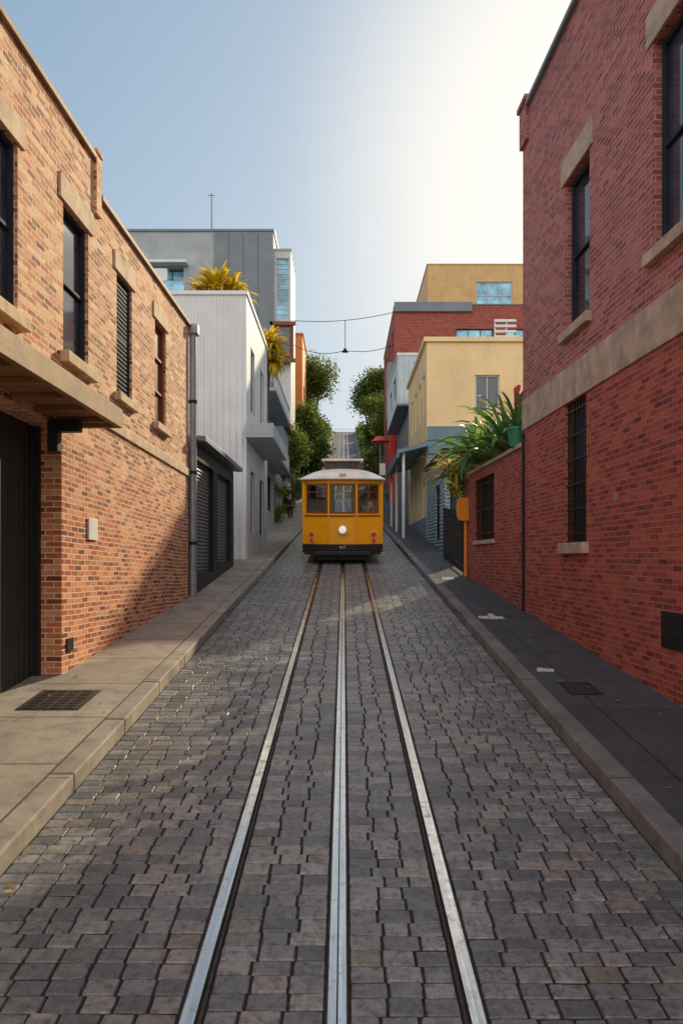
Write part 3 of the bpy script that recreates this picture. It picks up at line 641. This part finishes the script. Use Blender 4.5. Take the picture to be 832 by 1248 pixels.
plant('bromeliad_plant','orange-tipped strappy plant spilling over the garden wall',(3.98,19.6,4.8),[((3.5,19.4,5.15),dict(n=60,L=1.65,W=.13,el=(5,80),droop=.85,tb=.08)),((3.15,20.9,5.0),dict(n=70,L=1.25,W=.12,el=(-10,75),droop=.9,tb=.33)),((3.8,18.4,5.1),dict(n=40,L=1.5,W=.13,el=(10,80),droop=.8,tb=.0))],'agave')
t=thing('flowering_shrub','bushy green and orange shrub behind the garden wall','plant',(4.1,19.8,4.8))
leaves('leaves',t,[(3.6,20.6,5.1,.5,.4),(3.3,21.1,4.8,.4,.35),(4,19.2,5.2,.5,.4)],2600,.13,'leafy')
g=MB(); g.cyl((4.05,19.8,4.78),(3.8,20.2,5.1),.05,.03,7); part(g,'stem',t,'bark')
pt=thing('potted_plant','green glazed pot with spiky plant on the garden wall','plant',(3.6,15.5,5.04))
g=MB(); g.cyl((3.62,15.5,5.04),(3.62,15.5,5.38),.14,.2,18); g.cyl((3.62,15.5,5.38),(3.62,15.5,5.43),.225,.225,18); part(g,'plant_pot',pt,'terra',smooth=True)
g=MB(); ti=[]; rosette(g,ti,(3.62,15.5,5.4),30,1.0,.07,(30,88),.6); v=np.array(g.v); o=bigmesh('leaves',v,np.array(g.f),'agave',np.array(ti),True,tuple(v.mean(0))); o.parent=pt; o.location=Vector(v.mean(0))-WP[pt]
g=MB()
for k in range(7): g.cyl((3.6,15.4,5.85+.06*k),(3.6+.06*math.cos(k*2),15.4+.06*math.sin(k*2),5.94+.06*k),.07,.03,6)
part(g,'flower',pt,'pinkpetal')
nL=420; yy_=rng.uniform(3,40,nL); side=rng.integers(0,4,nL)
xx_=np.choose(side,[KL+.02+np.abs(rng.normal(0,.12,nL)),KR-.03-np.abs(rng.normal(0,.12,nL)),-3.55+np.abs(rng.normal(0,.15,nL)),2.7+rng.uniform(0,.9,nL)])
zz_=profa(yy_)+np.where(side<2,.012,.143); an_=rng.uniform(0,6.28,nL); sz=rng.uniform(.015,.04,nL)
ca,sa=np.cos(an_)*sz,np.sin(an_)*sz; tl=rng.uniform(0,.012,nL)
v=np.stack([np.stack([xx_-ca,yy_-sa,zz_+(-sa)*.1],1),np.stack([xx_+sa*.6,yy_-ca*.6,zz_+tl+.004-ca*.06],1),np.stack([xx_+ca,yy_+sa,zz_+.1*sa+.002],1),np.stack([xx_-sa*.6,yy_+ca*.6,zz_+tl+.004+ca*.06],1)],1).reshape(-1,3)
o=bigmesh('fallen_leaves',v,np.arange(nL*4).reshape(-1,4),'dryleaf',np.repeat(rng.random(nL),4),False); o['kind']='stuff'; o['label']='scattered dry brown leaves along kerbs and pavements'; o['category']='leaves'
# ---------------------------------------------------------------- tram (local build space)
TY=24.6
TR=thing('tram','vintage yellow tram with white roof heading along cobbled rails','tram',(0,0,0))
body=MB()
H=1.3
fr_c=((0,0),(1.,0),(0,-1.))
L=math.hypot(.84,.2); ul=(.84/L,-.2/L); nl=(-.2/L,-.84/L)
fr_l=((-H,.2),ul,nl); ur=(.84/L,.2/L); nr=(.2/L,-.84/L); fr_r=((.46,0),ur,nr)
Z0,Z1=.46,2.76
opl=(.12,.81,1.70,2.62); opc=(-.40,.40,1.70,2.62); opr=(.05,.74,1.70,2.62)
body.facade(fr_l,0,L,Z0,Z1,[opl],.07); body.facade(fr_c,-.46,.46,Z0,Z1,[opc],.07); body.facade(fr_r,0,L,Z0,Z1,[opr],.07)
sl=((-H,0),(0,1.),(-1.,0)); sr=((H,0),(0,1.),(1.,0)); bk=((0,7.8),(1.,0),(0,1.))
sops=[(.45+i*1.02,.45+i*1.02+.9,1.5,2.64) for i in range(7)]
body.facade(sl,.2,7.8,Z0,Z1,sops,.07); body.facade(sr,.2,7.8,Z0,Z1,sops,.07)
bops=[(-1.2,-.44,1.4,2.68),(-.40,.40,1.0,2.68),(.44,1.2,1.4,2.68)]
body.facade(bk,-H,H,Z0,Z1,bops,.07)
part(body,'body',TR,'yellow')
g=MB(); g.box(-1.27,1.27,.25,7.75,.5,.58); part(g,'floor',TR,'wood')
g=MB(); g.poly([(-1.28,.22,2.74),(-.6,.22,2.74),(-.6,7.78,2.74),(-1.28,7.78,2.74)]); g.poly([(.6,.22,2.74),(1.28,.22,2.74),(1.28,7.78,2.74),(.6,7.78,2.74)]); part(g,'ceiling',TR,'white')
for y in (1.3,2.9,4.3,5.8):
    for s in (-1,1):
        g=MB(); g.box(min(s*.35,s*1.2),max(s*.35,s*1.2),y,y+.45,.95,1.05); g.box(min(s*.35,s*1.2),max(s*.35,s*1.2),y+.4,y+.47,1.05,2.1); part(g,'seat',TR,'wood',bevel=.02)
for f,op in ((fr_l,opl),(fr_c,opc),(fr_r,opr)):
    wd=MB(); wd.ob(f,op[0],op[1],-.05,-.044,op[2],op[3]); wo=part(wd,'windscreen',TR,'cabglass')
    q=MB(); a,b_,c,d=op[:4]; t=.03
    q.ob(f,a-.02,a+t,-.06,.015,c-.02,d+.02); q.ob(f,b_-t,b_+.02,-.06,.015,c-.02,d+.02); q.ob(f,a+t,b_-t,-.06,.014,c-.02,c+t); q.ob(f,a+t,b_-t,-.06,.014,d-t,d+.02)
    q.ob(f,a+t,b_-t,-.055,-.02,d-.26,d-.235)
    part(q,'window_frame',wo,'trambrown',bevel=.008)
for f,ops_ in ((sl,sops),(sr,sops),(bk,bops)):
    for op in ops_:
        wd=MB(); wd.ob(f,op[0],op[1],-.05,-.044,op[2],op[3]); wo=part(wd,'window',TR,'cabglass')
        q=MB(); a,b_,c,d=op[:4]; t=.04
        q.ob(f,a,a+t,-.06,.012,c,d); q.ob(f,b_-t,b_,-.06,.012,c,d); q.ob(f,a+t,b_-t,-.06,.011,c,c+t); q.ob(f,a+t,b_-t,-.06,.011,d-t,d)
        part(q,'window_frame',wo,'trambrown')
def band(name,z0,z1,pr,mat,bev=.008):
    q=MB(); q.ob(fr_l,-.01,L,.002,pr,z0,z1); q.ob(fr_c,-.46,.46,.002,pr+.002,z0,z1); q.ob(fr_r,0,L+.01,.002,pr,z0,z1); q.ob(sl,.2,7.8,.002,pr,z0,z1); q.ob(sr,.2,7.8,.002,pr,z0,z1)
    return part(q,name,TR,mat,bevel=bev)
band('waist_moulding',1.58,1.62,.03,'trambrown'); band('lower_trim',.47,.66,.035,'black'); band('header_moulding',2.67,2.77,.05,'yellow')
for s in (-1,1):
    q=MB(); q.cyl((s*1.29,.2,.66),(s*1.29,.2,2.7),.05,n=12); part(q,'corner_post',TR,'yellow',smooth=True)
    q=MB(); q.cyl((s*.46,.0,.66),(s*.46,.0,2.7),.035,n=12); part(q,'corner_post',TR,'yellow',smooth=True)
q=MB(); nxr=21; ysr=[-.16,-.14,-.08,.02,.15,.35,.6]+list(np.linspace(.9,7.1,13))+[7.4,7.65,7.85,7.98,8.08,8.12]
for j,y in enumerate(ysr):
    e=min(1,max(0,(y+.16)/.76)); e2=min(1,max(0,(8.12-y)/.76)); ee=math.sin(math.pi/2*min(e,e2))**.6 if min(e,e2)>0 else 0
    for i in range(nxr):
        u=-1+2*i/(nxr-1); x=1.4*u
        yb=y+.18*u*u*(1-min(e,e2))*(1 if y<4 else -1)
        q.v.append((x,yb,2.79+.33*ee*(1-abs(u)**2.6)))
for j in range(len(ysr)-1):
    for i in range(nxr-1): k=j*nxr+i; q.f.append((k,k+1,k+nxr+1,k+nxr)); q.m.append(0)
ro=part(q,'roof',TR,'tramroof',smooth=True); sm=ro.modifiers.new('solid','SOLIDIFY'); sm.thickness=.07; sm.offset=0
q=MB(); q.box(-.6,.6,.55,7.2,3.0,3.4); cs=part(q,'clerestory',TR,'trambrown',bevel=.01)
q=MB(); q.box(-.7,.7,.4,7.35,3.402,3.48); part(q,'clerestory_roof',TR,'tramroof',bevel=.03)
for i in range(5):
    q=MB(); q.box(-.52+i*.22,-.36+i*.22,.535,.548,3.17,3.36); part(q,'clerestory_window',cs,'glass')
q=MB(); q.cyl((0,-.002,1.15),(0,-.09,1.15),.15,.15,24); hl=part(q,'headlight',TR,'chrome',smooth=True)
q=MB(); q.cyl((0,-.091,1.15),(0,-.105,1.15),.12,.1,24); part(q,'headlight_lens',hl,'lens',smooth=True)
for s in (-1,1):
    for dz,r_ in ((.98,.09),(.79,.07)):
        x=s*1.03; y=.2*(abs(x)-.46)/.84
        q=MB(); q.cyl((x,y-.0,dz),(x,y-.07,dz),r_,r_,16); tl_=part(q,'tail_light',TR,'chrome',smooth=True)
        q=MB(); q.cyl((x,y-.071,dz),(x,y-.085,dz),r_*.9,r_*.75,16); part(q,'light_lens',tl_,'redlens',smooth=True)
q=MB(); q.box(-1.28,1.28,.22,7.8,.3,.459); q.box(-.95,.95,-.1,.22,.30,.44); q.box(-.12,.12,-.28,-.1,.31,.42); part(q,'bumper',TR,'black',bevel=.02)
q=MB(); q.box(-.85,.85,.5,7.4,.12,.3); q.box(-.9,.9,.35,.5,.08,.34); part(q,'undercarriage',TR,'black',bevel=.02)
for y in (1.2,2.6,5.4,6.8):
    for s in (-1,1):
        q=MB(); q.cyl((s*(G-.05),y,.30),(s*(G+.06),y,.30),.30,.30,24); q.cyl((s*(G-.08),y,.30),(s*(G-.05),y,.30),.325,.325,24); part(q,'wheel',TR,'rust',smooth=True)
for s in (-1,1):
    q=MB(); q.box(min(s*1.05,s*1.38),max(s*1.05,s*1.38),.5,1.2,.36,.41); part(q,'step',TR,'black',bevel=.01)
    q=MB(); q.cyl((s*1.3,.3,2.3),(s*1.45,.15,2.3),.012,n=6); q.box(s*1.46-.05,s*1.46+.05,.1,.15,2.1,2.35); part(q,'mirror',TR,'black',bevel=.01)
q=MB(); q.cyl((.25,-.03,1.68),(.02,-.035,2.15),.012,.008,6); part(q,'windscreen_wiper',TR,'black')
def text(s,size,loc,mat,parent,name):
    c=bpy.data.curves.new('t','FONT'); c.body=s; c.size=size; c.align_x='CENTER'; c.align_y='CENTER'; c.extrude=.004
    t=bpy.data.objects.new('t',c); COL.objects.link(t); bpy.context.view_layer.update()
    me=bpy.data.meshes.new_from_object(t.evaluated_get(bpy.context.evaluated_depsgraph_get())); bpy.data.objects.remove(t)
    me.materials.append(M[mat]); o=bpy.data.objects.new(name,me); COL.objects.link(o); o.parent=parent; o.location=loc; o.rotation_euler=(math.pi/2,0,0); return o
text('C4',.14,(0,-.17,2.93),'redsign',TR,'route_lettering')
text('617',.13,(0,-.045,.565),'white',TR,'number_lettering')
q=MB(); q.box(-.12,.12,-.16,-.0,2.86,3.0); part(q,'destination_board',TR,'tramroof',bevel=.01)
TRL=Vector((-.045,TY-.1,prof(TY)+.012)); TR.location=TRL; TR.rotation_euler=(math.atan(.101),0,0)
# ---------------------------------------------------------------- street bits
zt=lambda y:prof(y)+.137
def slab(mb,x0,x1,ya,yb,h,m=0):
    mb.box8([(x0,ya,zt(ya)-.05),(x1,ya,zt(ya)-.05),(x1,yb,zt(yb)-.05),(x0,yb,zt(yb)-.05),(x0,ya,zt(ya)+h),(x1,ya,zt(ya)+h),(x1,yb,zt(yb)+h),(x0,yb,zt(yb)+h)],m)
dg=MB(); slab(dg,-3.72,-3.0,8.35,9.15,.004,1)
for i in range(12): slab(dg,-3.68,-3.04,8.38+i*.064,8.41+i*.064,.010,0)
for i in range(5): slab(dg,-3.69+i*.155,-3.66+i*.155,8.36,9.14,.009,0)
top(dg,'drain_grate','rusty square metal grate set in the concrete pavement','drain cover',['rust','black'])
dg=MB(); slab(dg,2.75,3.15,8.95,9.5,.005,0)
for i in range(6): slab(dg,2.78,3.12,8.99+i*.08,9.03+i*.08,.01,1)
top(dg,'drain_cover','dark metal cover set in the asphalt pavement','drain cover',['dark','rust'])
def mark(pts):
    g=MB(); g.poly([(x,y,zt(y)+.004) for x,y in pts]); struct(g,'pavement_marking','paint')
mark([(2.6,19.6),(2.95,19.65),(3.0,20.2),(2.68,20.15)])
mark([(2.55,14.0),(2.8,13.93),(3.05,13.97),(3.03,14.2),(2.92,14.25),(2.9,14.55),(2.8,14.5),(2.79,14.27),(2.58,14.25)])
mark([(2.62,10.05),(2.84,10.02),(2.9,10.18),(2.68,10.26)])
rs=thing('street_sign','red umbrella-shaped sign on a slim pole','sign',(2.75,56,prof(56)))
g=MB(); g.cyl((2.75,56,prof(56)),(2.75,56,11.6),.05,n=8); part(g,'pole',rs,'dgrey')
g=MB(); g.cyl((2.75,56,11.5),(2.75,56,11.9),.75,.25,20); part(g,'sign_panel',rs,'redsign',smooth=True)
g=MB(); g.box(3.6,4.03,58.1,58.6,prof(58),12.5); top(g,'red_column','red painted column against the brick apartment building','column','redsign',bevel=.03)
ss=thing('stop_sign_post','small white street sign on a slim pole','sign',(2.6,50,prof(50)))
g=MB(); g.cyl((2.6,50,prof(50)),(2.6,50,9),.04,n=8); part(g,'pole',ss,'dgrey'); g=MB(); g.box(2.4,2.8,49.92,49.95,8.3,9.1); part(g,'sign_panel',ss,'white',bevel=.01)
def wire(a,b_,sag,r=.022,label='thin black overhead wire strung across the street'):
    g=MB(); n=16; pp=[]
    for i in range(n+1):
        t=i/n; p=Vector(a).lerp(Vector(b_),t); p.z-=sag*4*t*(1-t); pp.append(p)
    for i in range(n): g.cyl(pp[i],pp[i+1],r,n=6,caps=False)
    top(g,'overhead_wire',label,'wire','dark',group='wires across the street')
wire((-4.35,60.6,22.2),(4.05,59.5,22.5),.35,.025); wire((-4.35,60.6,20.3),(.1,60.1,19.6),.5,.025); wire((.1,60.1,19.6),(4.05,59.5,19.9),.3,.025)
hl=thing('hanging_lamp','small dark street lamp hanging from the wire','lamp',(.1,60.05,19.2))
g=MB(); g.cyl((.1,60.05,19.7),(.1,60.05,22.0),.03,n=6); part(g,'suspension_rod',hl,'dark'); g=MB(); g.cyl((.1,60.05,19.75),(.1,60.05,19.45),.08,.28,14); part(g,'lamp_shade',hl,'dark',smooth=True)
# ---------------------------------------------------------------- people
def skinned(name,nodes,edges,mat,parent,sub=2):
    me=bpy.data.meshes.new(name); me.from_pydata([n[0] for n in nodes],edges,[]); me.materials.append(M[mat])
    o=bpy.data.objects.new(name,me); COL.objects.link(o)
    sk=o.modifiers.new('skin','SKIN')
    for i,n in enumerate(nodes):
        r=n[1]; r=(r,r) if not isinstance(r,tuple) else r; me.skin_vertices[0].data[i].radius=r; me.skin_vertices[0].data[i].use_root=(i==0)
    s=o.modifiers.new('sub','SUBSURF'); s.levels=sub; s.render_levels=sub
    o.parent=parent; return o
N=[((0,0,.95),(.15,.11)),((0,0,1.15),(.13,.1)),((0,0,1.38),(.17,.1)),((0,.0,1.5),(.055,.055)),((0,-.01,1.6),(.075,.085)),((0,-.01,1.7),(.07,.08)),
 ((.19,0,1.42),.055),((.26,-.05,1.15),.042),((.25,-.18,.92),.034),((.25,-.22,.84),(.04,.02)),
 ((-.19,0,1.42),.055),((-.26,.06,1.15),.042),((-.26,0,.9),.034),((-.26,-.02,.82),(.04,.02)),
 ((.09,0,.9),.09),((.1,-.14,.5),.062),((.1,-.12,.08),.042),((.1,-.26,.04),.04),
 ((-.09,0,.9),.09),((-.1,.02,.5),.062),((-.1,.2,.12),.042),((-.1,.1,.04),.04)]
E=[(0,1),(1,2),(2,3),(3,4),(4,5),(2,6),(6,7),(7,8),(8,9),(2,10),(10,11),(11,12),(12,13),(0,14),(14,15),(15,16),(16,17),(0,18),(18,19),(19,20),(20,21)]
N2=[((0,0,.88),(.18,.14)),((0,0,1.15),(.155,.125)),((0,0,1.38),(.19,.125)),((0,0,1.46),(.09,.08)),((.2,0,1.42),.07),((.265,-.05,1.15),.056),((.255,-.17,.95),.048),((-.2,0,1.42),.07),((-.265,.06,1.15),.056),((-.262,0,.93),.048)]
N3=[((0,0,.95),(.17,.125)),((.09,0,.88),.105),((.1,-.14,.5),.075),((.1,-.12,.12),.06),((-.09,0,.88),.105),((-.1,.02,.5),.075),((-.1,.19,.16),.06)]
def person(loc,label,jacket):
    PE=thing('person',label,'person',loc)
    skinned('body',N,E,'skin',PE); skinned('jacket',N2,[(0,1),(1,2),(2,3),(2,4),(4,5),(5,6),(2,7),(7,8),(8,9)],jacket,PE)
    skinned('trousers',N3,[(0,1),(1,2),(2,3),(0,4),(4,5),(5,6)],'cloth2',PE)
    skinned('hair',[((0,.03,1.6),(.08,.07)),((0,.02,1.7),(.085,.085)),((0,0,1.74),(.07,.075))],[(0,1),(1,2)],'hair',PE)
person((-3.45,47.5,prof(47.5)+.135),'person in dark jacket and trousers walking on the pavement','cloth')
th=math.atan(.101); lx,ly,lz=.78,.75,.585
person((TRL.x+lx,TRL.y+ly*math.cos(th)-lz*math.sin(th),TRL.z+ly*math.sin(th)+lz*math.cos(th)),'person in pale shirt standing at the tram controls','shirt')
# ---------------------------------------------------------------- light, sky, camera
AZ,EL=math.radians(25),math.radians(25)
sd=Vector((math.sin(AZ)*math.cos(EL),math.cos(AZ)*math.cos(EL),math.sin(EL)))
sun=bpy.data.lights.new('sun','SUN'); sun.energy=5; sun.angle=math.radians(.5); sun.color=(1,.83,.55)
so_=bpy.data.objects.new('sun',sun); so_.rotation_euler=(-sd).to_track_quat('-Z','Y').to_euler(); so_.location=(0,0,60); COL.objects.link(so_)
W=bpy.data.worlds.new('World'); scene.world=W; W.use_nodes=True; nt=W.node_tree
sk=nt.nodes.new('ShaderNodeTexSky'); sk.sky_type='NISHITA'; sk.sun_disc=False; sk.sun_elevation=EL; sk.sun_rotation=AZ; sk.air_density=1; sk.dust_density=1.0; sk.ozone_density=1.2
# soft shoulder on the bright sky, a warm haze aureole round the sun and an added warm fill glow behind the camera
ST=.12
def vm(op,a,b_,o=0):
    n=nt.nodes.new('ShaderNodeVectorMath'); n.operation=op
    for i,v in enumerate((a,b_)):
        if v is None: continue
        if hasattr(v,'is_linked'): nt.links.new(v,n.inputs[i])
        else: n.inputs[i].default_value=v
    return n.outputs[o]
def mrange(v,a,b_,c=0.,d=1.):
    n=nt.nodes.new('ShaderNodeMapRange'); n.interpolation_type='SMOOTHSTEP'; nt.links.new(v,n.inputs[0]); n.inputs[1].default_value=a; n.inputs[2].default_value=b_; n.inputs[3].default_value=c; n.inputs[4].default_value=d; return n.outputs[0]
s1=vm('MULTIPLY',sk.outputs[0],(2.1*ST,2.4*ST,2.6*ST)); s2=vm('ADD',s1,(1,1,1)); s3=vm('MULTIPLY',vm('DIVIDE',s1,s2),(1.0,1.05,1.09))
tc=nt.nodes.new('ShaderNodeTexCoord'); nv_=vm('NORMALIZE',tc.outputs['Generated'],None)
dt=vm('DOT_PRODUCT',nv_,tuple(sd),1)
g2=mth(nt,'POWER',mrange(dt,.87,1.0),1.5)
glow=nt.nodes.new('ShaderNodeMix'); glow.data_type='RGBA'; nt.links.new(g2,glow.inputs[0]); nt.links.new(s3,glow.inputs[6]); glow.inputs[7].default_value=(1.12,1.06,.96,1)
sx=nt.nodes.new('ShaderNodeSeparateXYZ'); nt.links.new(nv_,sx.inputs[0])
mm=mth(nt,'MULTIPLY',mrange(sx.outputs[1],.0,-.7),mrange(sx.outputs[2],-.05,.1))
fill_glow=nt.nodes.new('ShaderNodeMix'); fill_glow.data_type='RGBA'; nt.links.new(mm,fill_glow.inputs[0]); fill_glow.inputs[6].default_value=(0,0,0,1); fill_glow.inputs[7].default_value=(1.15,.9,.66,1)  # added glow in the sky, fills surfaces facing the camera
s4=vm('ADD',glow.outputs[2],fill_glow.outputs[2]); s5=vm('MULTIPLY',s4,(1/ST,1/ST,1/ST))
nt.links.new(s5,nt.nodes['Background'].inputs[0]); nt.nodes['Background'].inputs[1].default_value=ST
cam=bpy.data.cameras.new('camera'); co=bpy.data.objects.new('camera',cam); COL.objects.link(co); scene.camera=co
co.location=(0,0,2.7); co.rotation_euler=(math.pi/2,0,0); cam.lens=900/1248*36; cam.sensor_width=36; cam.shift_x=-3/1248; cam.shift_y=56/1248; cam.clip_end=3000; cam.clip_start=.1
